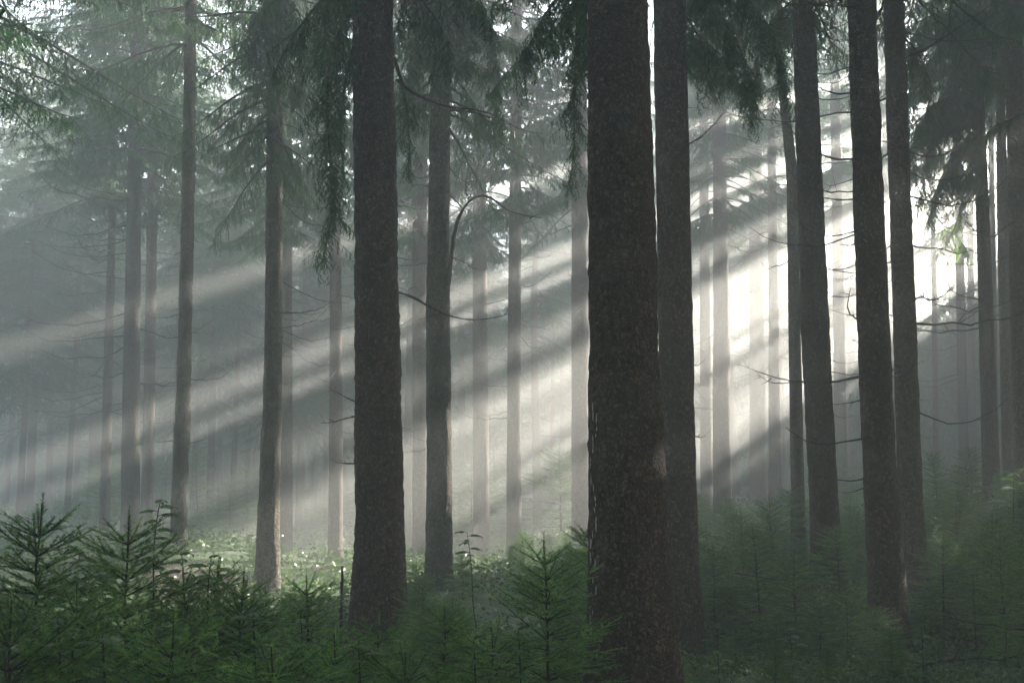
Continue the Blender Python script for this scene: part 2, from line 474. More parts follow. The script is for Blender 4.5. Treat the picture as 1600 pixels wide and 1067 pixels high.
def build_crown(bl, kind_fn, step, r, world=None):
    """world: 4x4 numpy matrix to test gaps; returns mesh builder, removed share"""
    mb = MB()
    tot = rem = 0
    groups = {}
    for (z, az, L, e0, dr, up) in bl:
        P, O, D, SC = bough_sprays(np.array([0, 0, z]), az, L, e0, dr, up, step, r)
        kd = kind_fn(z)
        if world is not None:
            C = O + norm(D) * SC[:, None] * 0.5 + np.array([0, 0, -0.1])
            k = np.ones(len(O), bool)
            for q_, dz_ in ((0.0, 0.0), (0.4, -0.12), (0.75, -0.28), (1.0, -0.2), (0.4, 0.03)):
                Wp = (O + norm(D) * SC[:, None] * q_ + np.array([0, 0, dz_]) * SC[:, None]) @ world[:3, :3].T + world[:3, 3]
                k &= ~in_gap(Wp, GAP_PAD)
            tot += len(k); rem += (~k).sum()
            O, D, SC = O[k], D[k], SC[k]
            if k.mean() < 0.25:
                continue
        rr = np.linspace(0.02 + 0.006 * L, 0.004, len(P))
        tube(mb, P, rr, 3, 1)
        groups.setdefault(kd, []).append((O, D, SC))
    for kd, lst in groups.items():
        place_sprays(mb, np.concatenate([a for a, _, _ in lst]), np.concatenate([b for _, b, _ in lst]), np.concatenate([c for _, _, c in lst]), kd)
    return mb, rem / max(1, tot)
GAP_PAD = 0.0

def rotz(a, loc):
    m = np.eye(4); m[0, 0] = m[1, 1] = math.cos(a); m[0, 1] = -math.sin(a); m[1, 0] = math.sin(a); m[:3, 3] = loc
    return m

CROWN_CACHE = {}
def crown_object(parent, base, z_base, H, R, kind, seed, rot, hs=1.0):
    """crown as child of the tree; shared mesh when no canopy gap cuts it"""
    key = (kind, seed % 4)
    zb = 8.5
    dzb = z_base - zb * hs                                            # shift the whole crown up / down
    loc = np.array([base[0], base[1], base[2] + dzb])
    bl = crown_data(100 + seed % 4, zb, 21.5, 2.45)
    sc_ = R / 2.45
    Wm = rotz(rot, loc); Wm[:3, :3] = Wm[:3, :3] @ np.diag([sc_, sc_, hs])
    # quick test on bough mid points
    pts = np.array([[math.cos(a) * L * q, math.sin(a) * L * q, z - 0.1] for (z, a, L, *_ ) in bl for q in (0.3, 0.6, 0.9)])
    cut = in_gap(pts @ Wm[:3, :3].T + Wm[:3, 3], 15).mean() > 0.0016
    stepd = {'near': 0.16, 'mid': 0.15, 'low': 0.24, 'wall': 0.2}[kind]
    if kind == 'near': kf = lambda z: 'near' if z < 12.5 else 'mid'
    else: kf = lambda z: kind
    if cut:
        mb, _ = build_crown(bl, kf, stepd, np.random.default_rng(seed), Wm)
        me = mb.mesh("crown", [M_NEEDLE, M_TWIG])
    else:
        if key not in CROWN_CACHE:
            mb, _ = build_crown(bl, kf, stepd, np.random.default_rng(seed), None)
            CROWN_CACHE[key] = mb.mesh("crown", [M_NEEDLE, M_TWIG])
        me = CROWN_CACHE[key]
    o = link("crown", me, parent)
    o.matrix_basis = parent_inv(parent) @ Matrix(Wm.tolist())
    return o
def parent_inv(p):
    return Matrix.Translation(p.location).inverted()

# ------------------------------------------------------------------ dead branches
def dead_branch_mesh(seed, twigs=5, up=0.35):
    r = np.random.default_rng(seed)
    mb = MB()
    k = 9
    s = np.linspace(0, 1, k)
    dz = -r.uniform(0.12, 0.35) * s + r.uniform(0.2, up + 0.2) * s ** 2.6
    yy = r.normal(0, 0.08) * s + np.cumsum(r.normal(0, 0.022, k))
    P = np.stack([s, yy, dz + np.cumsum(r.normal(0, 0.022, k))], 1)
    tube(mb, P, np.linspace(0.0105, 0.0028, k), 5, 0)
    for i in range(twigs):
        t = r.uniform(0.25, 0.95)
        b = np.array([np.interp(t, s, P[:, q]) for q in range(3)])
        sd = 1 if i % 2 else -1
        l = r.uniform(0.08, 0.3) * (1.1 - t * 0.6)
        d = norm(np.array([r.uniform(0.3, 1), sd * r.uniform(0.3, 1), r.uniform(-0.25, 0.45)]))
        q = np.linspace(0, 1, 4)[:, None]
        tube(mb, b + d * l * q + np.array([0, 0, 0.06]) * l * q ** 2, np.linspace(0.004, 0.0015, 4), 3, 0)
    return mb.mesh("dead_branch", [M_TWIG], True)
DEAD = [dead_branch_mesh(s, 4 + s % 6) for s in range(40, 50)]
STUB = [dead_branch_mesh(s, 1, 0.1) for s in range(60, 63)]

# ------------------------------------------------------------------ trunks
def value_noise(th, z, seed, fth, fz):
    """periodic value noise round the trunk"""
    r = np.random.default_rng(seed)
    nz = int(z.max() * fz) + 4
    g = r.uniform(-1, 1, (nz, fth))
    u = th / (2 * math.pi) * fth; v = np.maximum(z, 0) * fz
    i0 = np.floor(u).astype(int) % fth; i1 = (i0 + 1) % fth; fu = u - np.floor(u)
    j0 = np.floor(v).astype(int); j1 = j0 + 1; fv = v - j0
    fu = fu * fu * (3 - 2 * fu); fv = fv * fv * (3 - 2 * fv)
    return (g[j0, i0] * (1 - fu) + g[j0, i1] * fu) * (1 - fv) + (g[j1, i0] * (1 - fu) + g[j1, i1] * fu) * fv

TREES = []
def make_trunk(pts, base, H, mat, seed, near):
    """pts: world centreline points with radius [(z, x, y, r)] ascending in z. mesh local to base"""
    seg = 48 if near else 14
    zvis = 9.0 if near else 12.0
    dz = 0.045 if near == 2 else (0.09 if near else 0.45)
    zs = np.concatenate([np.arange(-0.35, zvis, dz), np.arange(zvis, H, 0.8), [H]])
    pz = np.array([p[0] for p in pts]) - base[2]; pxx = np.array([p[1] for p in pts]) - base[0]
    pyy = np.array([p[2] for p in pts]) - base[1]; pr = np.array([p[3] for p in pts])
    # extend to the top of the tree
    sl = (pxx[-1] - pxx[0]) / (pz[-1] - pz[0] + 1e-6)
    pz = np.append(pz, H); pxx = np.append(pxx, pxx[-1] + sl * (H - pz[-2])); pyy = np.append(pyy, pyy[-1]); pr = np.append(pr, 0.02)
    x = np.interp(zs, pz, pxx); y = np.interp(zs, pz, pyy); r_ = np.interp(zs, pz, pr)
    # smooth
    for _ in range(6 if near else 2):
        x[1:-1] = (x[:-2] + 2 * x[1:-1] + x[2:]) / 4; r_[1:-1] = (r_[:-2] + 2 * r_[1:-1] + r_[2:]) / 4
    th = np.linspace(0, 2 * math.pi, seg, endpoint=False)
    TH, ZZ = np.meshgrid(th, zs)
    flare = 1 + 0.30 * np.exp(-np.maximum(ZZ + 0.1, 0) / 0.28) * (1 + 0.5 * np.cos(TH * 5 + seed))
    rr = r_[:, None] * flare
    r0 = pr[0]
    if near:
        fi = int(2 * math.pi * r0 / 0.05)
        rr = rr + (0.009 + 0.003 * (near == 2)) * value_noise(TH, ZZ + 0.4, seed, fi, 16) + 0.007 * value_noise(TH, ZZ + 0.4, seed + 1, 7, 2.2)
        if near == 2: rr = rr + 0.005 * value_noise(TH, ZZ + 0.4, seed + 2, fi * 2, 30)
    else:
        rr = rr * (1 + 0.04 * value_noise(TH, ZZ + 0.4, seed, 9, 2.5))
    X = x[:, None] + rr * np.cos(TH); Y = y[:, None] + rr * np.sin(TH)
    mb = MB(); mb.grid(np.stack([X, Y, ZZ], -1))
    return mb.mesh("trunk", [mat], True), (zs, x, y, r_)

def add_dead(parent, prof, zlo, zhi, n, lmin, lmax, seed, az_bias=None, meshes=None, rs=1.0):
    r = random.Random(seed)
    zs, xs, ys, rads = prof
    for i in range(n):
        z = r.uniform(zlo, zhi)
        x = float(np.interp(z, zs, xs)); y = float(np.interp(z, zs, ys)); rad = float(np.interp(z, zs, rads))
        az = r.uniform(0, 6.283)
        if az_bias is not None and r.random() < 0.75: az = az_bias + r.gauss(0, 0.5)
        L = r.uniform(lmin, lmax)
        o = link("dead_branch", r.choice(meshes or DEAD), parent)
        o.location = (x + math.cos(az) * rad * 0.85, y + math.sin(az) * rad * 0.85, z)
        o.rotation_euler = (r.uniform(-0.4, 0.4), r.uniform(-0.1, 0.2), az)
        o.scale = (L, L * r.uniform(0.9, 1.3), L * r.uniform(0.7, 1.2))

def px_tree(key, label, group=None, near=0, H=21.5, crown=9.2, R=2.1, kind='mid', mat=None, seed=None, dead=(2.5, 8, 8, 0.3, 1.4), az_bias=None, crownrot=0.0):
    Y, pts, bpix = T[key]
    seed = seed if seed is not None else sum(map(ord, key)) * 7
    W_ = [(at(cx, py, Y), w) for py, cx, w in pts]
    W_.sort(key=lambda a: a[0][2])
    base = at(pts[-1][1], bpix, Y)
    P = [(base[2] - 0.3, W_[0][0][0], Y, W_[0][1] / 2 / F * Y)] + [(p[2], p[0], Y, w / 2 / F * Y / math.cos(PITCH)) for p, w in W_]
    e = tag(link("spruce_tree", None), label, "tree", group); e.location = base
    me, prof = make_trunk(P, base, H, mat or M_BARK, seed, near)
    link("trunk", me, e)
    zs, xs, ys, rs = prof
    if crown:
        cx = float(np.interp(crown + 2, zs, xs))
        crown_object(e, (base[0] + cx, base[1], base[2]), crown, H, R, kind, seed, crownrot or seed * 0.7)
    zlo, zhi, n, l0, l1 = dead
    if n: add_dead(e, prof, zlo, zhi, n, l0, l1, seed, az_bias)
    TREES.append((base[0], base[1]))
    return e, prof

PI = math.pi
tA, pA = px_tree('A', "thickest scaly-barked spruce trunk, nearest of all, right of centre", near=2, mat=M_BARK_NEAR, kind='near', R=2.4, crown=9.2, dead=(2, 6, 2, 0.1, 0.2))
tB, pB = px_tree('B', "thick dark spruce trunk rising beside the brown snag, foliage hanging at its upper left", near=2, mat=M_BARK_NEAR, kind='near', R=2.4, crown=8.2, dead=(2.0, 6.2, 18, 0.1, 0.45))
tC, pC = px_tree('C', "dark spruce trunk just to the right of the thickest trunk", near=1, kind='near', R=2.3, crown=8.6, dead=(2.2, 6.5, 4, 0.1, 0.35))
tD, pD = px_tree('D', "dark straight spruce with long bare branches reaching left across two trunks behind", near=1, kind='near', R=2.3, crown=9.0, dead=(2.5, 8.5, 16, 0.3, 1.3), az_bias=PI)
tE, pE = px_tree('E', "dark slim spruce leaning left, close behind the one with long bare branches", near=1, kind='near', R=2.3, crown=9.5, dead=(2.5, 10, 20, 0.3, 2.2))
tF, pF = px_tree('F', "stout leaning spruce standing against the brightest haze, thin trunk at its left side", near=1, kind='near', R=2.3, crown=9.2, dead=(2, 9, 18, 0.2, 1.2), az_bias=0)
tG, pG = px_tree('G', "thin spruce trunk touching the left side of the stout leaning spruce", kind='mid', crown=10.0, R=1.8, dead=(4, 9, 5, 0.2, 1.0))
tH, pH = px_tree('H', "greenish grey spruce trunk with one thick crooked dead limb arching right", near=1, mat=M_BARK_LICHEN, kind='near', crown=7.3, R=1.8, dead=(3, 7, 6, 0.3, 0.9))
tI, pI = px_tree('I', "pale hazy spruce trunk half hidden behind the left edge of the thickest trunk", dead=(3, 9, 10, 0.5, 1.8))
tJ, pJ = px_tree('J', "straight hazy spruce trunk crossed by a light shaft, right of the crooked limb's tip", dead=(3, 9, 14, 0.5, 2.0), mat=M_BARK_LICHEN)
tK, pK = px_tree('K', "washed-out spruce trunk in bright haze beneath the arch of the crooked limb", dead=(3, 9, 10, 0.5, 1.8))
tL, pL = px_tree('L', "faded grey spruce trunk close to the left of the greenish grey trunk", dead=(3, 9, 10, 0.4, 1.5))
tM, pM = px_tree('M', "faint spruce trunk just left of the thick trunk with the snag at its foot", dead=(3, 9, 10, 0.4, 1.6), R=2.6)
tN, pN = px_tree('N', "faint spruce trunk peeking out directly behind the trunk with the sunlit edge", dead=(4, 9, 12, 0.4, 1.2), R=2.6)
tP, pP = px_tree('P', "slender spruce trunk with a sunlit right edge near its flared foot", near=1, kind='near', mat=M_BARK_LICHEN, crown=6.9, R=1.4, dead=(3, 7.5, 12, 0.3, 1.0), az_bias=0)
tQ, pQ = px_tree('Q', "slim straight dark spruce with short dead stubs and a kink low down", near=1, kind='near', mat=M_BARK_LICHEN, crown=9.3, R=2.3, dead=(2, 10.5, 22, 0.2, 0.75))
tR, pR = px_tree('R', "pale grey-brown spruce trunk in haze with long curved bare branches to the left", mat=M_BARK_LICHEN, crown=9.6, R=2.9, dead=(3, 10, 26, 1.0, 2.8), az_bias=PI)
tS, pS = px_tree('S', "faded spruce trunk touching the right side of the pale grey-brown trunk", dead=(4, 10, 12, 0.5, 1.6), R=2.8)
tT, pT = px_tree('T', "thin dark spruce with many thin drooping dead branches, left of the pale grey-brown trunk", crown=10, R=2.8, dead=(3, 11, 30, 0.8, 2.3))
px_tree('RA', "dark spruce, left one of the tight row at the right edge of the wood", dead=(3, 9, 14, 0.5, 2.3), az_bias=PI, crown=9)
px_tree('RB', "narrow dark spruce squeezed in the middle of the tight row at the right edge", dead=(3, 9, 8, 0.5, 1.5), crown=10, R=1.8)
px_tree('RC', "thick dark spruce cut off by the right edge of the view", dead=(3, 9, 10, 0.5, 1.9), az_bias=PI, crown=9.5)
px_tree('RD', "thinnest dark stem seen in the gap of the tight row at the right", dead=(4, 9, 6, 0.3, 0.9), crown=11, R=1.4)
px_tree('U1', "brownish trunk standing lit at its foot right of the dark trunk beside the thickest one", dead=(3, 9, 12, 0.5, 2.0), mat=M_BARK_NEAR)
px_tree('U2', "slim hazy trunk close left of the brownish trunk with the lit foot", dead=(4, 9, 10, 0.5, 1.6), R=2.0)
px_tree('U3', "pale grey hazy trunk between the lit brownish trunk and the thin dark one", dead=(4, 9, 10, 0.5, 1.8))
px_tree('U4', "thin brown-grey hazy trunk just left of the thin trunk by the leaning spruce", dead=(4, 9, 10, 0.5, 1.5), R=2.0)
px_tree('U5', "hazy grey trunk in the bright gap right of the stout leaning spruce", dead=(3, 9, 12, 0.6, 2.0))
px_tree('V1', "very thin hazy stem rising from the young spruces on the right slope", dead=(2, 9, 12, 0.4, 1.2), crown=10, R=1.5)
px_tree('V2', "faded spruce trunk left of the tight row at the right edge", dead=(3, 9, 16, 0.6, 2.2))
px_tree('V3', "fainter thin trunk directly left of the tight row at the right edge", dead=(3, 9, 12, 0.5, 2.0), R=2.0)

T['XL'] = (14.5, [(0, -75, 30), (900, -90, 40)], 930)
px_tree('XL', "near spruce just beyond the left edge whose boughs reach into the upper left", near=0, kind='near', crown=7.6, R=3.3, dead=(3, 7, 8, 0.5, 1.5))
# ---- shared trees: distant, edge of the wood, around the camera
def simple_trunk_mesh(seed, d, H=21.5):
    r = np.random.default_rng(seed)
    pts = [(-0.3, 0, 0, d / 2 * 1.15), (1.2, 0, 0, d / 2), (9, r.normal(0, .08), r.normal(0, .08), d / 2 * 0.72), (14, r.normal(0, .1), r.normal(0, .1), d / 2 * 0.5)]
    return make_trunk(pts, (0, 0, 0), H, M_BARK, seed, 0)
STRUNK = [simple_trunk_mesh(200 + s, 0.36) for s in range(4)]
def plain_tree(x, y, d, label, group, seed, crown=8.5, R=2.4, kind='mid', ndead=6, z=None, hs=1.0, ch=None):
    r = random.Random(seed)
    z = gz(x, y) if z is None else z
    e = tag(link("spruce_tree", None), label, "tree", group); e.location = (x, y, z)
    me, prof = STRUNK[seed % 4]
    t = link("trunk", me, e); s = d / 0.36; t.scale = (s, s, hs)
    t.rotation_euler = (r.gauss(0, .012), r.gauss(0, .012), r.uniform(0, 6))
    crown_object(e, (x, y, z), crown, 21.5, R, kind, seed, r.uniform(0, 6.28), ch or hs)
    if ndead: add_dead(e, (prof[0], prof[1] * 0, prof[2] * 0, prof[3] * s), 2.5, crown + 0.5, ndead, 0.5, 2.0, seed)
    TREES.append((x, y))
    return e
for i, (px, w, Y, b) in enumerate(FARX):
    p = at(px, b, Y)
    plain_tree(p[0], p[1], w / F * Y, "faint spruce trunk far back, almost dissolved in the pale haze", "faint spruces dissolving in the haze", 300 + i, crown=(4, 7, 5.5, 8, 4.5, 6.5)[i % 6], R=2.4, ndead=12, z=p[2])

def far_enough(x, y, dmin):
    return all((x - a) ** 2 + (y - b) ** 2 > dmin * dmin for a, b in TREES)
# rows behind everything, closing the view
r_ = random.Random(5)
cnt = 0
for k in range(4000):
    Y = r_.uniform(52, 90); x = r_.uniform(-0.62, 0.5) * Y
    t = x * SH[0] + Y * SH[1]
    if t > 47 or x * U[0] + Y * U[1] < -104 or not far_enough(x, Y, 3.4): continue
    plain_tree(x, Y, r_.uniform(0.25, 0.42), "distant spruce melting into the misty background of the wood", "distant spruces closing the view", 500 + cnt, crown=r_.choice([1.0, 3.0, 5.0]) if Y < 70 else 0.3, R=2.9, kind='wall', ndead=0)
    cnt += 1
    if cnt >= 90: break
# edge of the wood towards the sun, crowns thickened and stretched to block it
ce = 0
for row, t0 in enumerate((46.0, 49.2, 52.4)):
    u = -50.0
    while u < 11:
        uu = u + r_.uniform(-0.5, 0.5) + row * 0.9; tt = t0 + r_.uniform(-0.8, 0.8)
        p = U * uu + SH * tt
        u += 2.6
        inside = abs(p[0]) < 0.56 * p[1]
        plain_tree(p[0], p[1], r_.uniform(0.25, 0.4), "spruce at the sunny edge of the wood, low dense boughs added to screen the sun", "edge spruces towards the sun", 700 + ce, crown=(2.5, 0.6, 0.6, 0.6)[row] - 0.4, R=2.7, kind='wall', ndead=0, hs=1.22, ch=2.0)
        ce += 1
# outermost rows, added so no sunlit haze glows behind the edge
for row, t0 in enumerate((55.6, 58.8)):
    u = -62.0
    while u < -10:
        p = U * (u + r_.uniform(-0.6, 0.6)) + SH * (t0 + r_.uniform(-1, 1)); u += 3.3
        plain_tree(p[0], p[1], r_.uniform(0.25, 0.4), "spruce added in the last rows towards the sun to keep the haze dark", "last spruces towards the sun", 1200 + ce, crown=0.5, R=2.8, kind='wall', ndead=0, hs=1.1, ch=1.75)
        ce += 1
# unseen spruces beside and behind the camera, dense crowns hold back sky light
cb = 0
for k in range(3000):
    x = r_.uniform(-30, 34); y = r_.uniform(-22, 44)
    t = x * SH[0] + y * SH[1]
    if abs(x) < 0.53 * max(y, 0) + 2.6 or t > 44 or (x * x + y * y) < 9 or not far_enough(x, y, 3.7): continue
    if y > 5 and abs(x) < 0.5 * y + 3.0: continue
    if x * x + y * y < 20 or (x < -11 and y > 17) or (x > 12 and y > 16 and k % 2) or (x > 5 and y > 2 and k % 2): continue
    plain_tree(x, y, r_.uniform(0.3, 0.5), "spruce just outside the view beside the others", "spruces round the viewpoint", 900 + cb, crown=6.8, R=3.1, kind='wall', ndead=0, hs=1.2, ch=1.45)
    cb += 1
    if cb >= 100: break
print("trees", len(TREES), cnt, ce, cb)

# ------------------------------------------------------------------ boughs hanging into view, traced branches
def px_local(tree, pts, Y=None):
    P = np.array([at(p[0], p[1], (p[2] if len(p) > 2 else Y)) for p in pts])
    return P - np.array(tree.location)
def resample(P, k):
    d = np.concatenate([[0], np.cumsum(np.linalg.norm(np.diff(P, axis=0), axis=1))])
    t = np.linspace(0, d[-1], k)
    Q = np.stack([np.interp(t, d, P[:, i]) for i in range(3)], 1)
    for _ in range(2): Q[1:-1] = (Q[:-2] + 2 * Q[1:-1] + Q[2:]) / 4
    return Q, d[-1]
def hung(tree, pts, Y, ls=0.5, step=0.07, spread=0.65, mat=None, kind='near', r0=0.02):
    P = px_local(tree, pts, Y)
    Q, Ln = resample(P, 14)
    r = rng
    mb = MB(); tube(mb, Q, np.linspace(r0, 0.004, 14), 5, 1)
    ns = int(Ln / step * 1.8)
    t = (np.arange(ns) + r.uniform(0, 1, ns)) / ns * 0.93 + 0.07
    s = np.linspace(0, 1, 14)
    O = np.stack([np.interp(t, s, Q[:, q]) for q in range(3)], 1)
    a = r.uniform(0, 2 * math.pi, ns)
    D = np.stack([np.cos(a) * spread, np.sin(a) * spread, -r.uniform(0.35, 1.3, ns)], 1)
    SC = ls * (1.25 - 0.6 * t) * r.uniform(0.6, 1.3, ns)
    place_sprays(mb, O, D, SC, kind)
    o = link("bough", mb.mesh("bough", [mat or M_NEEDLE, M_TWIG]), tree)
    return o
def px_branch(tree, pts, Y, r0, r1, name="dead_branch", extra=()):
    mb = MB()
    Q, Ln = resample(px_local(tree, pts, Y), 22)
    Q += np.cumsum(rng.normal(0, 0.004 * Ln, Q.shape), 0) * 0.5
    tube(mb, Q, np.linspace(r0, r1 * 0.7, 22) * (0.78 + 0.12 * rng.normal(size=22)), 8, 0)
    s_ = np.linspace(0, 1, 22)
    for i in range(int(4 + Ln * 5)):
        t = rng.uniform(0.2, 0.97); b = np.array([np.interp(t, s_, Q[:, c]) for c in range(3)])
        d = norm(Q[min(21, int(t * 21) + 1)] - Q[int(t * 20)]); d = norm(d * 0.7 + rng.normal(0, 0.6, 3))
        l = rng.uniform(0.03, 0.16); q = np.linspace(0, 1, 5)[:, None]
        tube(mb, b + d * l * q + rng.normal(0, 0.12 * l, 3) * q ** 2, np.linspace(0.003, 0.001, 5), 3, 0)
    for e in extra:
        q, l = resample(px_local(tree, e, Y), 8); tube(mb, q, np.linspace(r1 * 1.3, r1 * 0.5, 8), 4, 0)
    return link(name, mb.mesh(name, [M_TWIG], True), tree)

hung(tB, [(556, 10, 10.2), (528, 45, 10.0), (508, 120, 9.8), (514, 230, 9.7), (524, 330, 9.7), (505, 400, 9.7)], None, 0.42, 0.06)
hung(tB, [(556, -30, 10.2), (500, 0, 9.9), (455, 60, 9.7), (430, 110, 9.6)], None, 0.42, 0.06)
hung(tB, [(556, -60, 10.2), (520, -20, 9.7), (500, 60, 9.4), (488, 120, 9.3)], None, 0.42, 0.06)
hung(tB, [(556, 60, 10.2), (540, 120, 10.3), (530, 200, 10.4), (538, 280, 10.4)], None, 0.35, 0.07)
hung(tB, [(616, 90, 10.3), (634, 150, 10.5), (640, 220, 10.5), (638, 280, 10.5)], None, 0.32, 0.07)
hung(tB, [(616, -40, 10.3), (650, -10, 10.3), (690, 40, 10.4), (700, 110, 10.4)], None, 0.45, 0.06)
hung(tB, [(616, -80, 10.3), (680, -60, 9.9), (740, -20, 9.8), (760, 40, 9.7)], None, 0.45, 0.05)
hung(tH, [(690, -20, 15.3), (660, 40, 14.8), (640, 90, 14.6), (634, 140, 14.5)], None, 0.55, 0.07)
hung(tH, [(690, 10, 15.3), (700, 60, 14.8), (690, 110, 14.6), (672, 150, 14.5)], None, 0.5, 0.07)
hung(tH, [(690, -40, 15.3), (740, 0, 14.9), (770, 70, 14.7), (778, 150, 14.7), (772, 190, 14.7)], None, 0.55, 0.07)
hung(tA, [(925, -60, 8.2), (880, -20, 8.8), (835, 50, 9.3), (815, 110, 9.6), (822, 150, 9.6)], None, 0.36, 0.06)
hung(tA, [(925, -30, 8.2), (900, 0, 9.0), (860, 60, 9.6), (800, 100, 10.0), (765, 150, 10.2)], None, 0.34, 0.06)
hung(tA, [(920, 0, 8.3), (904, 60, 9.0), (896, 140, 9.4), (898, 230, 9.5), (890, 290, 9.5)], None, 0.36, 0.05)
hung(tC, [(1072, -20, 12), (1115, 10, 11.8), (1150, 60, 11.7), (1172, 120, 11.7), (1182, 170, 11.7)], None, 0.5, 0.05)
hung(tC, [(1072, -60, 12), (1140, -30, 11.6), (1190, 20, 11.4), (1215, 90, 11.4), (1224, 150, 11.4)], None, 0.5, 0.05)
hung(tC, [(1074, 30, 12), (1095, 60, 11.9), (1108, 110, 11.9), (1112, 140, 11.9)], None, 0.4, 0.06)
hung(tC, [(1072, -10, 12), (1100, -5, 12.2), (1128, 40, 12.4), (1140, 90, 12.4)], None, 0.5, 0.06)
hung(tH, [(690, -60, 15.3), (670, -10, 14.6), (655, 50, 14.2), (650, 110, 14.1)], None, 0.6, 0.05)
hung(tH, [(690, -30, 15.3), (715, 10, 14.6), (730, 60, 14.2), (728, 110, 14.1)], None, 0.6, 0.05)
hung(tP, [(430, -20, 15.4), (405, 20, 14.9), (392, 80, 14.8), (400, 120, 14.8)], None, 0.55, 0.06)
hung(tP, [(430, 20, 15.3), (425, 70, 15.1), (420, 130, 15.05), (424, 170, 15.05)], None, 0.5, 0.05)
hung(tP, [(430, -20, 15.4), (450, 20, 14.9), (470, 80, 14.8), (466, 150, 14.8)], None, 0.55, 0.06)
hung(tA, [(925, -90, 8.2), (870, -70, 8.6), (810, -40, 9.0), (770, 0, 9.2)], None, 0.42, 0.045)
hung(tE, [(1412, 60, 15.6), (1436, 80, 15.8), (1452, 130, 16), (1450, 180, 16.0)], None, 0.5, 0.08)
tRA = [o for o in bpy.data.objects if o.get("label", "").startswith("dark spruce, left one")][0]
hung(tRA, [(1524, 90, 21), (1495, 110, 20.6), (1468, 170, 20.4), (1450, 250, 20.3), (1440, 310, 20.3)], None, 0.75, 0.08)
hung(tRA, [(1524, 130, 21), (1505, 160, 20.6), (1490, 220, 20.4), (1486, 290, 20.3)], None, 0.7, 0.09)
hung(tRA, [(1524, 60, 21), (1480, 60, 20.6), (1430, 110, 20.4), (1415, 190, 20.3)], None, 0.7, 0.08)
hung(tRA, [(1524, 200, 21), (1490, 240, 20.6), (1465, 290, 20.4), (1452, 340, 20.3)], None, 0.75, 0.06)
hung(tRA, [(1524, 150, 21), (1470, 150, 20.2), (1432, 200, 20.0), (1420, 270, 20.0)], None, 0.75, 0.06)
hung(tRA, [(1528, 250, 21), (1510, 280, 20.6), (1500, 330, 20.4)], None, 0.6, 0.07)
hung(tRA, [(1524, 30, 21), (1470, 20, 20.2), (1425, 50, 20.0), (1410, 110, 20.0)], None, 0.8, 0.06)
hung(tC, [(1074, 60, 12.2), (1110, 70, 13.0), (1150, 110, 13.4), (1165, 170, 13.6)], None, 0.55, 0.05)
hung(tF, [(1240, 0, 15.2), (1205, 30, 15.6), (1185, 80, 15.8), (1180, 130, 15.8)], None, 0.6, 0.05)
for k_, (tr_, pr_, n_) in enumerate(((tQ, pQ, 16), (tP, pP, 14), (tB, pB, 12), (tD, pD, 12), (tE, pE, 14), (tF, pF, 12), (tJ, pJ, 14), (tT, pT, 14), (tR, pR, 12), (tH, pH, 12), (tG, pG, 10), (tC, pC, 10))):
    add_dead(tr_, pr_, 1.8, 8.5, n_, 0.14, 0.42, 4000 + k_)
tV2 = [o for o in bpy.data.objects if o.get("label", "").startswith("faded spruce trunk left of the tight row")][0]
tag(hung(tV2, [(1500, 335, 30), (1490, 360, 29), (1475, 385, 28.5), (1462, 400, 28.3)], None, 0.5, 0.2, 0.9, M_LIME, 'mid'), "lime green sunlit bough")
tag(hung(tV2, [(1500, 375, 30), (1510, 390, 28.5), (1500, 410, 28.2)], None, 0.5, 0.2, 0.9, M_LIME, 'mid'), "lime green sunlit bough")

px_branch(tH, [(700, 446), (702, 405), (710, 358), (720, 328), (735, 309), (755, 304), (771, 309), (785, 326), (803, 338), (825, 340), (846, 344)], 15.1, 0.052, 0.010,
          "crooked_limb", [[(722, 325), (705, 304), (680, 292), (648, 288)], [(828, 341), (838, 336), (842, 334)], [(733, 312), (728, 300), (726, 296)]])
px_branch(tH, [(703, 262), (712, 275), (728, 285), (748, 282)], 15.1, 0.012, 0.004)
px_branch(tB, [(622, 456), (642, 462), (665, 476), (700, 493), (740, 500), (770, 497), (796, 490)], 10.1, 0.018, 0.005, extra=[[(690, 489), (672, 494), (655, 500)]])
px_branch(tB, [(556, 650), (535, 655), (520, 660), (502, 661)], 10.0, 0.013, 0.006, extra=[[(522, 659), (516, 655)]])
px_branch(tB, [(556, 724), (540, 724), (524, 722)], 10.0, 0.011, 0.007)
px_branch(tB, [(556, 628), (535, 618), (520, 610), (508, 602)], 10.0, 0.009, 0.003)
px_branch(tB, [(620, 125, 10), (650, 150, 10), (700, 170, 10), (760, 175, 10), (810, 200, 10)], None, 0.02, 0.005)
px_branch(tC, [(1080, 570), (1090, 571), (1095, 568)], 12.0, 0.010, 0.005)
px_branch(tC, [(1084, 681), (1094, 683), (1103, 681)], 12.0, 0.012, 0.005, extra=[[(1090, 683), (1094, 678)]])
px_branch(tC, [(1072, 228), (1095, 215), (1120, 190), (1145, 160)], 12.0, 0.016, 0.005)
px_branch(tD, [(1346, 588), (1318, 595), (1285, 599), (1240, 597), (1200, 588), (1150, 570)], 12.0, 0.020, 0.005, extra=[[(1205, 590), (1200, 596), (1190, 600)]])
px_branch(tD, [(1342, 360), (1315, 368), (1290, 370), (1262, 360), (1245, 345)], 12.0, 0.014, 0.004)
px_branch(tD, [(1340, 378), (1330, 384), (1312, 382)], 12.0, 0.013, 0.006)
px_branch(tD, [(1336, 248), (1310, 250), (1280, 240), (1250, 220), (1228, 190)], 12.0, 0.018, 0.004)
px_branch(tD, [(1335, 145), (1310, 148), (1285, 140), (1262, 125)], 12.0, 0.016, 0.004)
px_branch(tD, [(1338, 312), (1310, 314), (1275, 308), (1240, 290)], 12.0, 0.016, 0.004)
px_branch(tD, [(1352, 748), (1330, 752), (1300, 748), (1262, 742)], 12.0, 0.014, 0.004)
px_branch(tD, [(1350, 762), (1335, 768), (1315, 770)], 12.0, 0.011, 0.004)
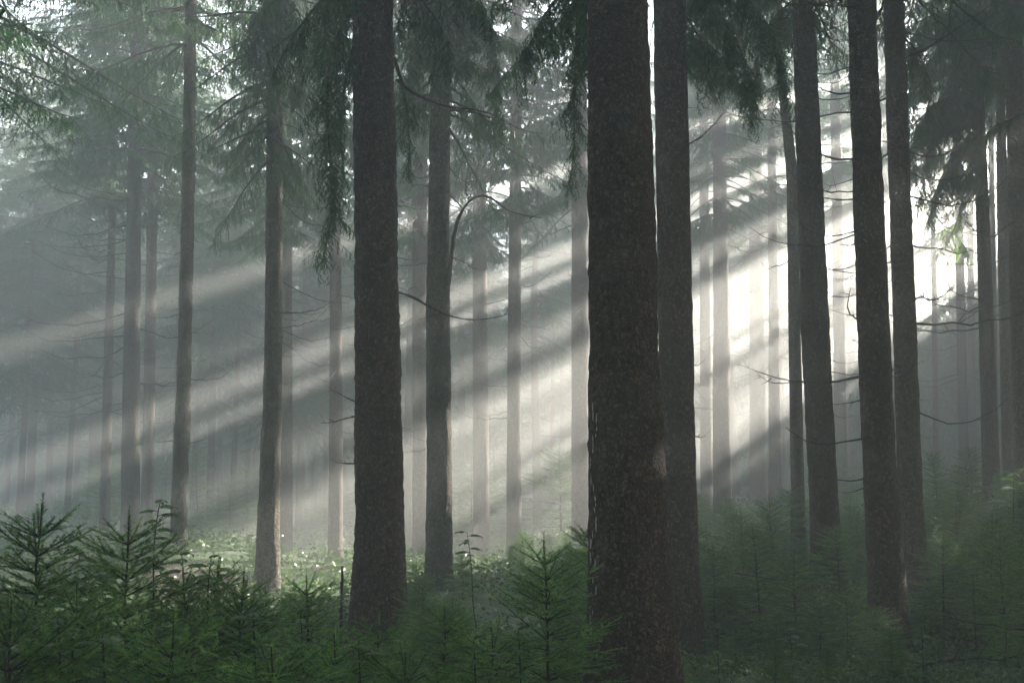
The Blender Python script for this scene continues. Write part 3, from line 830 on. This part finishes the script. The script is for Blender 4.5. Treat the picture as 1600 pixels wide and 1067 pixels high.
px_branch(tD, [(1346, 625), (1330, 629), (1300, 632)], 12.0, 0.012, 0.004)
px_branch(tE, [(1410, 92, 15.4), (1450, 76, 15.2), (1490, 50, 15.0), (1540, 15, 14.9), (1570, -20, 14.8)], None, 0.024, 0.008)
px_branch(tE, [(1414, 50, 15.4), (1460, 62, 15.6), (1510, 66, 15.8), (1570, 62, 16)], None, 0.02, 0.006)
px_branch(tE, [(1418, 236, 15.4), (1445, 246, 15.3), (1480, 240, 15.2), (1510, 205, 15.2)], None, 0.02, 0.005)
px_branch(tE, [(1413, 90, 15.4), (1436, 86, 15.3), (1470, 60, 15.1), (1500, 15, 15.0)], None, 0.018, 0.005)
px_branch(tP, [(441, 315), (460, 335), (480, 350), (505, 352)], 15.4, 0.014, 0.004)
px_branch(tP, [(441, 440), (465, 455), (500, 470), (545, 474)], 15.4, 0.014, 0.003)
px_branch(tP, [(441, 535), (455, 545), (473, 549)], 15.4, 0.011, 0.004)
px_branch(tQ, [(272, 688), (260, 690), (244, 691)], 17.9, 0.013, 0.005)
px_branch(tQ, [(296, 692), (308, 690), (324, 686)], 17.9, 0.013, 0.005)

# ------------------------------------------------------------------ young spruces
def needle_twig(r, n, Lw=0.004, nl=0.10):
    """unit-length twig along +X clad in needles"""
    tr = [[(0, -Lw * 1.4, 0), (0, Lw * 1.4, 0), (1, 0, 0)], [(0, 0, -Lw * 1.4), (0, 0, Lw * 1.4), (1, 0, 0)]]
    for i in range(n):
        s = (i + r.uniform(0, 1)) / n
        b = np.array([s * 0.97, 0, 0.0])
        a = r.uniform(-0.5, 1.0) * (1 if i % 2 else -1) + (0 if i % 2 else math.pi)
        out = np.array([0, math.cos(a), math.sin(a) * (1 if i % 2 else 1)])
        d = np.array([0.75, 0, 0]) + out * r.uniform(0.7, 1.0); d /= np.linalg.norm(d)
        l = nl * r.uniform(0.8, 1.2) * (1 - 0.35 * s)
        e = np.cross(d, r.normal(size=3)); e /= np.linalg.norm(e)
        tr.append([b - e * Lw * 1.6, b + e * Lw * 1.6, b + d * l])
    return np.array(tr, float)
SPR['needle'] = [needle_twig(rng, 40, 0.013, 0.18) for _ in range(5)]
SPR['needle_lo'] = [needle_twig(rng, 16, 0.026, 0.22) for _ in range(5)]

def sapling_mesh(seed, H=1.6, kind='needle', open_=0.0, wide=0.56, dense=1.0):
    """stem mesh and foliage mesh of a young spruce H metres tall"""
    r = np.random.default_rng(seed)
    st = MB(); fo = MB()
    k = 12; zz = np.linspace(0, H, k)
    ax_ = np.cumsum(r.normal(0, 0.006, k)); ay_ = np.cumsum(r.normal(0, 0.006, k))
    P = np.stack([ax_, ay_, zz], 1)
    tube(st, P, np.linspace(0.015, 0.0028, k), 7, 0)
    O = []; D = []; SC = []
    z = H - 0.05
    gap = 0.085
    lev = 0
    # leader twig pieces
    for q in np.arange(max(H - 0.24, 0), H, 0.06):
        O.append([np.interp(q, zz, ax_), np.interp(q, zz, ay_), q]); D.append([0.02, 0.01, 1.0]); SC.append(0.12)
    z = H - 0.16
    while z > 0.06:
        f = (H - z) / H
        nb = int(r.integers(5, 8))
        a0 = r.uniform(0, 6.28)
        for i in range(nb + (3 if f > 0.2 else 1)):
            whorl = i < nb
            zz0 = z - (0 if whorl else r.uniform(0.03, gap))
            if zz0 < 0.03: continue
            L = wide * (1 - (1 - f) ** 1.5) * H / 1.6 * r.uniform(0.55, 1.15) + 0.07
            if not whorl: L *= 0.55
            az = a0 + i * 6.283 / nb + r.normal(0, 0.2)
            e0 = 0.70 - 0.75 * f + r.normal(0, 0.14)
            hd = np.array([math.cos(az), math.sin(az), 0]); sd = np.array([-math.sin(az), math.cos(az), 0])
            s = np.linspace(0, 1, 7)
            base = np.array([np.interp(zz0, zz, ax_), np.interp(zz0, zz, ay_), zz0])
            B = base + L * s[:, None] * hd + (L * (e0 * s - 0.30 * f * s ** 2 + 0.1 * s ** 3))[:, None] * np.array([0, 0, 1.0]) + (L * r.normal(0, 0.06) * s ** 2)[:, None] * sd
            tube(fo, B, np.linspace(0.0055, 0.002, 7), 3, 1)
            # needles on the branch itself
            for q in np.arange(0.12 if f < .4 else 0.3, 1.0, 0.11 / max(L, 0.2)):
                o_ = np.array([np.interp(q, s, B[:, c]) for c in range(3)])
                t_ = np.array([np.interp(min(q + .1, 1), s, B[:, c]) for c in range(3)]) - o_
                if np.linalg.norm(t_) < 1e-5: t_ = hd
                O.append(o_); D.append(t_); SC.append(0.125)
            nt_ = int(L / 0.034 * dense)
            for j in range(nt_):
                q = 0.16 + 0.84 * (j + r.uniform(0, 1)) / max(nt_, 1)
                if q > 1: continue
                side = 1 if j % 2 else -1
                o_ = np.array([np.interp(q, s, B[:, c]) for c in range(3)])
                t_ = norm(np.array([np.interp(min(q + .1, 1), s, B[:, c]) - np.interp(q - .05, s, B[:, c]) for c in range(3)]))
                l = (0.07 + 0.42 * L * (1 - q)) * r.uniform(0.7, 1.15)
                d = t_ * 0.8 + sd * side * r.uniform(0.6, 1.0) + np.array([0, 0, r.uniform(-0.18, 0.12)])
                d = norm(d)
                m_ = max(1, int(round(l / 0.12)))
                for w in range(m_):
                    O.append(o_ + d * l * w / m_); D.append(d + np.array([0, 0, -0.05 * w])); SC.append(l / m_ * 1.12)
                    if w > 0:   # side shoots
                        for s2 in (-1, 1):
                            O.append(o_ + d * l * w / m_); D.append(d * 0.8 + s2 * norm(np.cross(d, [0, 0, 1.0])) * 0.7); SC.append(l / m_ * r.uniform(0.6, 0.9))
        z -= gap * r.uniform(0.8, 1.2)
        gap = min(gap * 1.06, 0.13)
    O = np.array(O); D = np.array(D); SC = np.array(SC)
    place_sprays(fo, O, D, SC, kind)
    return st.mesh("stem", [M_TWIG], True), fo.mesh("foliage", [M_SAP, M_TWIG])
SAPN = [sapling_mesh(11, 1.6), sapling_mesh(12, 1.6, wide=0.72), sapling_mesh(13, 1.6, wide=0.6, dense=0.8), sapling_mesh(14, 1.6, wide=0.7), sapling_mesh(15, 1.2, wide=0.8)]
SAPF = [sapling_mesh(21 + s, 1.6, 'needle_lo', dense=0.7, wide=(0.7, 0.85, 0.62, 0.75)[s]) for s in range(4)]
HS = {0: 1.6, 1: 1.6, 2: 1.6, 3: 1.6, 4: 1.2}
SAPS = []
def sapling(x, y, H, tpl, label, group=None, rot=0.0, width=1.0, near=True):
    st, fo = (SAPN if near else SAPF)[tpl]
    h0 = HS[tpl] if near else 1.6
    s = H / h0
    e = tag(link("spruce_sapling", None), label, "young tree", group)
    e.location = (x, y, gz(x, y) - 0.02); e.rotation_euler = (random.gauss(0, .03), random.gauss(0, .03), rot); e.scale = (s * width, s * width, s)
    link("stem", st, e); link("foliage", fo, e)
    SAPS.append((x, y))
    return e
def sap_px(px, py, Y, tpl, label, rot=0.0, width=1.0, group=None, near=True):
    p = at(px, py, Y)
    H = p[2] - gz(p[0], p[1])
    return sapling(p[0], p[1], H, tpl, label, group, rot, width, near)
sap_px(52, 782, 5.6, 0, "tallest young spruce with a long bare leader at the left edge", 0.3, 1.05)
sap_px(206, 800, 6.1, 1, "bushy young spruce beside the tallest one, rowan leaves above it", 1.1, 1.1)
sap_px(303, 880, 6.3, 2, "young spruce with a slim top just right of the rowan leaves", 2.0, 1.0)
sap_px(338, 872, 6.9, 3, "young spruce with a short pointed top, behind the slim-topped one", 2.6, 1.0)
sap_px(376, 893, 5.8, 3, "low broad young spruce in front of the sunlit trunk's foot", 0.7, 1.0)
sap_px(482, 893, 6.6, 2, "small young spruce with glinting needles left of the brown snag", 1.9, 1.05)
sap_px(585, 965, 6.0, 4, "low young spruce reaching in front of the thick trunk's foot", 0.2, 1.1)
sap_px(520, 985, 5.2, 4, "dense little spruce at the bottom, left of the thick trunk's foot", 1.2, 1.2)
sap_px(668, 902, 9.5, 1, "rounded young spruce in front of the greenish grey trunk's foot", 0.4, 1.2)
sap_px(700, 940, 7.2, 4, "low bushy spruce in front of the rowan with a thin stem", 2.2, 1.2)
sap_px(770, 975, 5.6, 4, "small spruce at the bottom between the rowan and the tall-tipped spruce", 0.9, 1.1)
sap_px(852, 838, 6.3, 2, "open-branched young spruce with a clear tip left of the thickest trunk", 0.9, 1.15)
sap_px(915, 812, 8.8, 0, "young spruce half hidden behind the left side of the thickest trunk", 0.5, 1.15)
sap_px(120, 905, 4.9, 3, "young spruce low between the tallest and the bushy one", 1.4, 1.0)
sap_px(255, 960, 4.7, 4, "low spruce in the bottom left in front of the bushy one", 0.6, 1.1)
sap_px(440, 1000, 4.6, 4, "very low spruce at the bottom below the glinting one", 1.6, 1.2)
sap_px(640, 1010, 4.8, 4, "very low spruce at the bottom right of the thick trunk's foot", 2.4, 1.2)
sap_px(20, 930, 4.4, 4, "low spruce in the bottom left corner", 2.9, 1.0)
# right slope
sap_px(1160, 795, 14.5, 0, "young spruce with a fine tip by the dark trunk next to the thickest one", 0.3, 1.1)
sap_px(1205, 775, 15.5, 1, "tall young spruce between two dark trunks, lit from behind", 1.3, 1.15)
sap_px(1185, 820, 12.5, 2, "broad young spruce filling the gap left of the thin trunk", 2.3, 1.4)
sap_px(1120, 850, 12.8, 3, "young spruce close to the dark trunk's right side, pale tips behind it", 0.3, 1.3)
sap_px(1238, 860, 11.5, 1, "wide young spruce in front of the thin trunk's foot", 0.9, 1.4)
sap_px(1330, 785, 18.5, 0, "hazy young spruce seen between the stout leaning and the long-branched trunks", 0.1, 1.2)
sap_px(1322, 905, 11.0, 2, "dark young spruce at the foot of the stout leaning trunk", 0.5, 1.3)
sap_px(1280, 930, 10.5, 3, "dark low spruce left of the long-branched trunk's foot", 1.5, 1.4)
sap_px(1463, 700, 19.0, 2, "tallest young spruce on the right slope with a bare thin leader", 1.5, 1.0)
sap_px(1500, 760, 16.5, 1, "bushy young spruce on the right slope below the faded trunks", 2.1, 1.3)
sap_px(1545, 800, 14.0, 3, "young spruce in front of the tight row of trunks at the right", 0.8, 1.3)
sap_px(1590, 810, 13.0, 0, "young spruce at the right edge below the tight row", 2.8, 1.2)
sap_px(1470, 830, 13.0, 0, "young spruce just right of the slim left-leaning trunk", 2.2, 1.4)
sap_px(1395, 975, 9.0, 3, "small spruce at the foot of the long-branched trunk, pale tips", 0.4, 1.2)
rr = random.Random(3)
def fill_saps(n, xr, yr, hr, label, group, dmin, cond=lambda x, y: True, tip=None):
    c = 0
    for _ in range(6000):
        y = rr.uniform(*yr); x = rr.uniform(*xr) * y
        if not cond(x, y) or any((x - a) ** 2 + (y - b) ** 2 < dmin ** 2 for a, b in SAPS) or not far_enough(x, y, 0.5): continue
        sapling(x, y, rr.uniform(*hr), rr.randrange(4), label, group, rr.uniform(0, 6), rr.uniform(1.0, 1.5), y < 15); c += 1
        if c >= n: break
fill_saps(60, (0.16, 0.62), (11, 30), (0.5, 1.35), "young spruce in the green thicket on the right slope", "young spruces in the thicket on the right", 0.85)
fill_saps(12, (0.08, 0.5), (6.5, 11), (0.22, 0.5), "knee-high spruce seedling among the dark undergrowth at the lower right", "spruce seedlings at the lower right", 0.7)
fill_saps(45, (-0.55, 0.12), (11, 30), (0.25, 0.75), "tiny spruce seedling on the misty forest floor", "tiny spruce seedlings on the misty floor", 0.9)
fill_saps(15, (-0.56, 0.04), (4.6, 9.0), (0.55, 0.95), "low young spruce filling the thicket in front", "low spruces filling the thicket in front", 0.42)
fill_saps(30, (-0.6, 0.6), (30, 55), (1.0, 3.2), "hazy young spruce deep in the wood", "young spruces deep in the mist", 1.8)

# ------------------------------------------------------------------ rowan seedlings
def leaflet(mb, p, d, up, l, w):
    d = norm(d); s = norm(np.cross(d, up)); n_ = np.cross(s, d)
    m1 = p + d * l * 0.35; m2 = p + d * l * 0.7; tip = p + d * l - n_ * l * 0.12
    a, b = m1 + s * w, m1 - s * w; c, e = m2 + s * w * 0.8, m2 - s * w * 0.8
    mb.tris(np.array([[p, a, m1], [p, m1, b], [a, c, m1], [c, m2, m1], [m1, m2, b], [m2, e, b], [c, tip, m2], [m2, tip, e]]), 0)
def rowan(stem_px, Y, leaves, label, size=0.13):
    base = at(*stem_px[0], Y)
    e = tag(link("rowan_seedling", None), label, "seedling"); e.location = base
    P = np.array([at(px, py, Y) for px, py in stem_px]) - base
    Q, Ln = resample(P, 12)
    mb = MB(); tube(mb, Q, np.linspace(0.006, 0.0025, 12), 6, 0); link("stem", mb.mesh("stem", [M_TWIG], True), e)
    for (f, az, l) in leaves:
        s = np.linspace(0, 1, 12)
        o = np.array([np.interp(f, s, Q[:, c]) for c in range(3)])
        hd = np.array([math.cos(az), math.sin(az), 0.0])
        lm = MB()
        L = size * l
        k = np.linspace(0, 1, 6)[:, None]
        R = o + hd * L * k + np.array([0, 0, 1.0]) * L * (0.5 * k - 0.5 * k ** 2)
        tube(lm, R, np.linspace(0.0018, 0.0008, 6), 4, 1)
        for i in range(6):
            q = 0.28 + 0.7 * i / 6
            p = np.array([np.interp(q, np.linspace(0, 1, 6), R[:, c]) for c in range(3)])
            for sgn in (-1, 1):
                sd = np.array([-hd[1], hd[0], 0]) * sgn
                leaflet(lm, p, sd * 0.9 + hd * 0.5 + np.array([0, 0, -0.35]), np.array([0.1, 0.1, 1.0]), L * 0.33, L * 0.12)
        leaflet(lm, R[-1], hd + np.array([0, 0, -0.5]), np.array([0.1, 0.1, 1.0]), L * 0.36, L * 0.075)
        link("leaf", lm.mesh("leaf", [M_LEAF, M_TWIG]), e)
    return e
def lv(n, f0, seed, l=1.0):
    r = random.Random(seed)
    return [(f0 + (1 - f0) * i / max(1, n - 1), i * 2.4 + r.uniform(-.4, .4), l * r.uniform(0.8, 1.2)) for i in range(n)]
rowan([(745, 985), (738, 940), (738, 900), (734, 860), (730, 832)], 8.5, lv(18, 0.3, 1), "rowan seedling with a long thin bare stem between two trunks", 0.12)
rowan([(240, 960), (240, 870), (243, 820), (250, 785)], 6.2, lv(20, 0.2, 2), "rowan seedling rising above the bushy young spruce on the left", 0.115)
rowan([(325, 1000), (325, 920), (327, 890), (330, 872)], 6.2, lv(12, 0.4, 3), "low rowan seedling with drooping leaves among the left spruces", 0.12)
rowan([(290, 980), (288, 900), (284, 868)], 6.5, lv(12, 0.4, 4), "rowan seedling with pale leaves at the foot of the kinked slim trunk", 0.12)
rowan([(1583, 830), (1584, 770), (1583, 735)], 14.0, lv(9, 0.4, 5), "bright leafy seedling before the right edge trunk", 0.28)
rowan([(1100, 900), (1100, 850), (1098, 832)], 13.5, lv(10, 0.3, 6), "sunlit leafy seedling right of the dark trunk beside the thickest", 0.28)

# pale resin run down the left side of the nearest trunk
mb = MB()
zs_, xs_, ys_, rs_ = pA
for i in range(46):
    py = 640 + 430 * (i / 46) + rng.uniform(-6, 6); px = 928 + 4 * math.sin(i * 0.5) + rng.normal(0, 2.0)
    z = float(at(px, py, 8.0)[2] - tA.location.z); r0 = float(np.interp(z, zs_, rs_)) + 0.004
    cx = float(np.interp(z, zs_, xs_)); dx = at(px, py, 7.8)[0] - tA.location.x - cx
    c = max(-0.97, min(0.97, dx / r0)); sn = -math.sqrt(1 - c * c)
    h = rng.uniform(0.02, 0.06)
    P = np.array([[cx + c * r0, float(np.interp(z, zs_, ys_)) + sn * r0, z + h * q] for q in (-1, -0.3, 0.4, 1)])
    tube(mb, P, np.array([0.001, 1, 0.8, 0.001]) * rng.uniform(0.003, 0.007), 5, 0)
mr, nt, N, L = new_mat("dried_resin")
b = N("ShaderNodeBsdfPrincipled"); b.inputs['Base Color'].default_value = (0.42, 0.40, 0.36, 1); b.inputs['Roughness'].default_value = 0.5
o = N("ShaderNodeOutputMaterial"); L(b.outputs[0], o.inputs[0])
link("resin_streak", mb.mesh("resin_streak", [mr], True), tA)

for i, (px, py, Y) in enumerate([(90, 960, 4.6), (160, 990, 4.4), (395, 950, 5.0), (560, 1000, 4.7), (740, 1000, 5.0), (810, 985, 5.2), (470, 960, 5.3), (1120, 985, 8.5), (1235, 985, 9.0), (1440, 985, 9.0), (1520, 900, 11.5), (1575, 870, 12.0)]):
    rowan([(px + 6, py + 130), (px + 3, py + 60), (px, py)], Y, lv(12, 0.35, 20 + i), "small broad-leaved seedling hidden low among the young spruces", 0.10 if Y < 8 else 0.11)["group"] = "broad-leaved seedlings low in the thicket"
# ------------------------------------------------------------------ snag, fallen branches
base = at(533, 1010, 7.4)
e = tag(link("broken_stem", None), "thin grey-brown snag standing left of the thick trunk's foot", "snag"); e.location = base
mb = MB(); Q, _ = resample(np.array([at(533, 1010, 7.4), at(534, 950, 7.4), at(535, 884, 7.4)]) - base, 16)
tube(mb, Q, np.linspace(0.015, 0.009, 16) * (1 + .08 * rng.normal(size=16)), 7, 0)
link("stem", mb.mesh("stem", [M_TWIG], True), e)
for z_, a_ in ((0.35, 0.4), (0.42, 2.9)):
    o = link("twig", STUB[0], e); o.location = (0, 0, z_); o.rotation_euler = (0, -0.6, a_); o.scale = (0.12,) * 3
FB = [(1560, 935, 10.0, 0.3, 1.3), (1500, 925, 10.5, 2.9, 1.2), (1590, 950, 9.6, 1.1, 1.0), (1535, 950, 9.7, 0.0, 1.5), (1575, 915, 10.8, 2.5, 1.4)]
for i, (px, py, Y, a, L) in enumerate(FB):
    p = at(px, py, Y); p[2] = gz(p[0], p[1]) + 0.06 + 0.05 * i
    o = link("fallen_branch", DEAD[i], None); o.location = p - np.array([math.cos(a), math.sin(a), 0]) * L * 0.5
    o.rotation_euler = (0.5 * i, -0.08, a); o.scale = (L, L, L * 0.6)
    tag(o, "dry brushwood branch lying in the dark heap at the lower right", "branch", "dry branches heaped at the lower right")
for i, (px, py, Y, a, L, lab) in enumerate([(1150, 895, 11.5, 0.0, 1.3, "thin pale fallen branch lying across the thicket left of the stout leaning trunk"), (1275, 935, 11.0, 2.6, 0.6, "short pale fallen stick at the foot of the stout leaning trunk")]):
    p = at(px, py, Y); o = link("fallen_branch", DEAD[5 + i]); o.location = p; o.rotation_euler = (0.3, 0.02, a); o.scale = (L, L, L * 0.5)
    tag(o, lab, "branch")

# ------------------------------------------------------------------ low ground cover (nobody could count it)
def cover(n, xr, yr, name, label, mat, hs, ls, seed, tris_per=16, cond=None):
    r = np.random.default_rng(seed)
    y = yr[0] * (yr[1] / yr[0]) ** r.uniform(0, 1, n); x = r.uniform(xr[0], xr[1], n) * y
    pat = np.sin(x * 1.7 + 1.3 * np.sin(y * 0.9)) + np.sin(y * 1.3 + x * 0.6) + r.normal(0, 0.7, n)
    k = pat > -0.9; x = x[k]; y = y[k]; n = len(x)
    z = ground_z(x, y)
    s = (0.7 + y / 14.0)
    m = tris_per
    cx = np.repeat(x, m) + r.normal(0, 0.11, n * m) * np.repeat(s, m); cy_ = np.repeat(y, m) + r.normal(0, 0.11, n * m) * np.repeat(s, m)
    cz = np.repeat(z, m) + r.uniform(0.0, 1, n * m) ** 0.8 * hs * np.repeat(r.uniform(0.5, 1.2, n), m)
    C = np.stack([cx, cy_, cz], 1)
    d = norm(np.stack([r.normal(size=n * m), r.normal(size=n * m), r.normal(0.1, 0.45, n * m)], 1))
    e_ = norm(np.cross(d, r.normal(size=(n * m, 3)) * np.array([1, 1, 0.4]) + np.array([0, 0, 0.8])))
    l = (ls * r.uniform(0.6, 1.3, n * m) * np.repeat(s, m))[:, None]
    T1 = np.stack([C, C + d * l * 0.5 + e_ * l * 0.3, C + d * l], 1); T2 = np.stack([C, C + d * l, C + d * l * 0.5 - e_ * l * 0.3], 1)
    mb = MB(); mb.tris(np.concatenate([T1, T2]))
    tag(link(name, mb.mesh(name, [mat])), label, None, None, "stuff")
cover(9000, (-0.62, 0.62), (4.0, 13), "undergrowth", "bilberry and moss undergrowth covering the near forest floor", M_COVER, 0.16, 0.030, 1, 16)
cover(7000, (-0.62, 0.62), (12, 48), "undergrowth", "low green undergrowth on the far forest floor", M_COVER, 0.30, 0.040, 2, 14)
# haze follows
# ------------------------------------------------------------------ haze
lo, hi = np.array([RU[0] - 2, RT[0] - 2, GZ.min() - 1.0]), np.array([RU[1] + 2, RT[1] + 2, HAZE_TOP])
v = np.array([U * x + SH * y + np.array([0, 0, z]) for x in (lo[0], hi[0]) for y in (lo[1], hi[1]) for z in (lo[2], hi[2])])
f = [0, 1, 3, 2, 4, 6, 7, 5, 0, 4, 5, 1, 2, 3, 7, 6, 0, 2, 6, 4, 1, 5, 7, 3]
hm, nt, N, L = new_mat("haze_air")
pv = N("ShaderNodeVolumePrincipled")
pv.inputs['Color'].default_value = (0.92, 0.95, 0.93, 1)
pv.inputs['Density'].default_value = HAZE_DENSITY
pv.inputs['Anisotropy'].default_value = HAZE_G
o = N("ShaderNodeOutputMaterial"); L(pv.outputs[0], o.inputs['Volume'])
hz = link("haze", mesh_np("haze", v, np.full(6, 4), np.array(f), [hm]))
tag(hz, "pale morning mist filling the whole wood", None, None, "stuff")
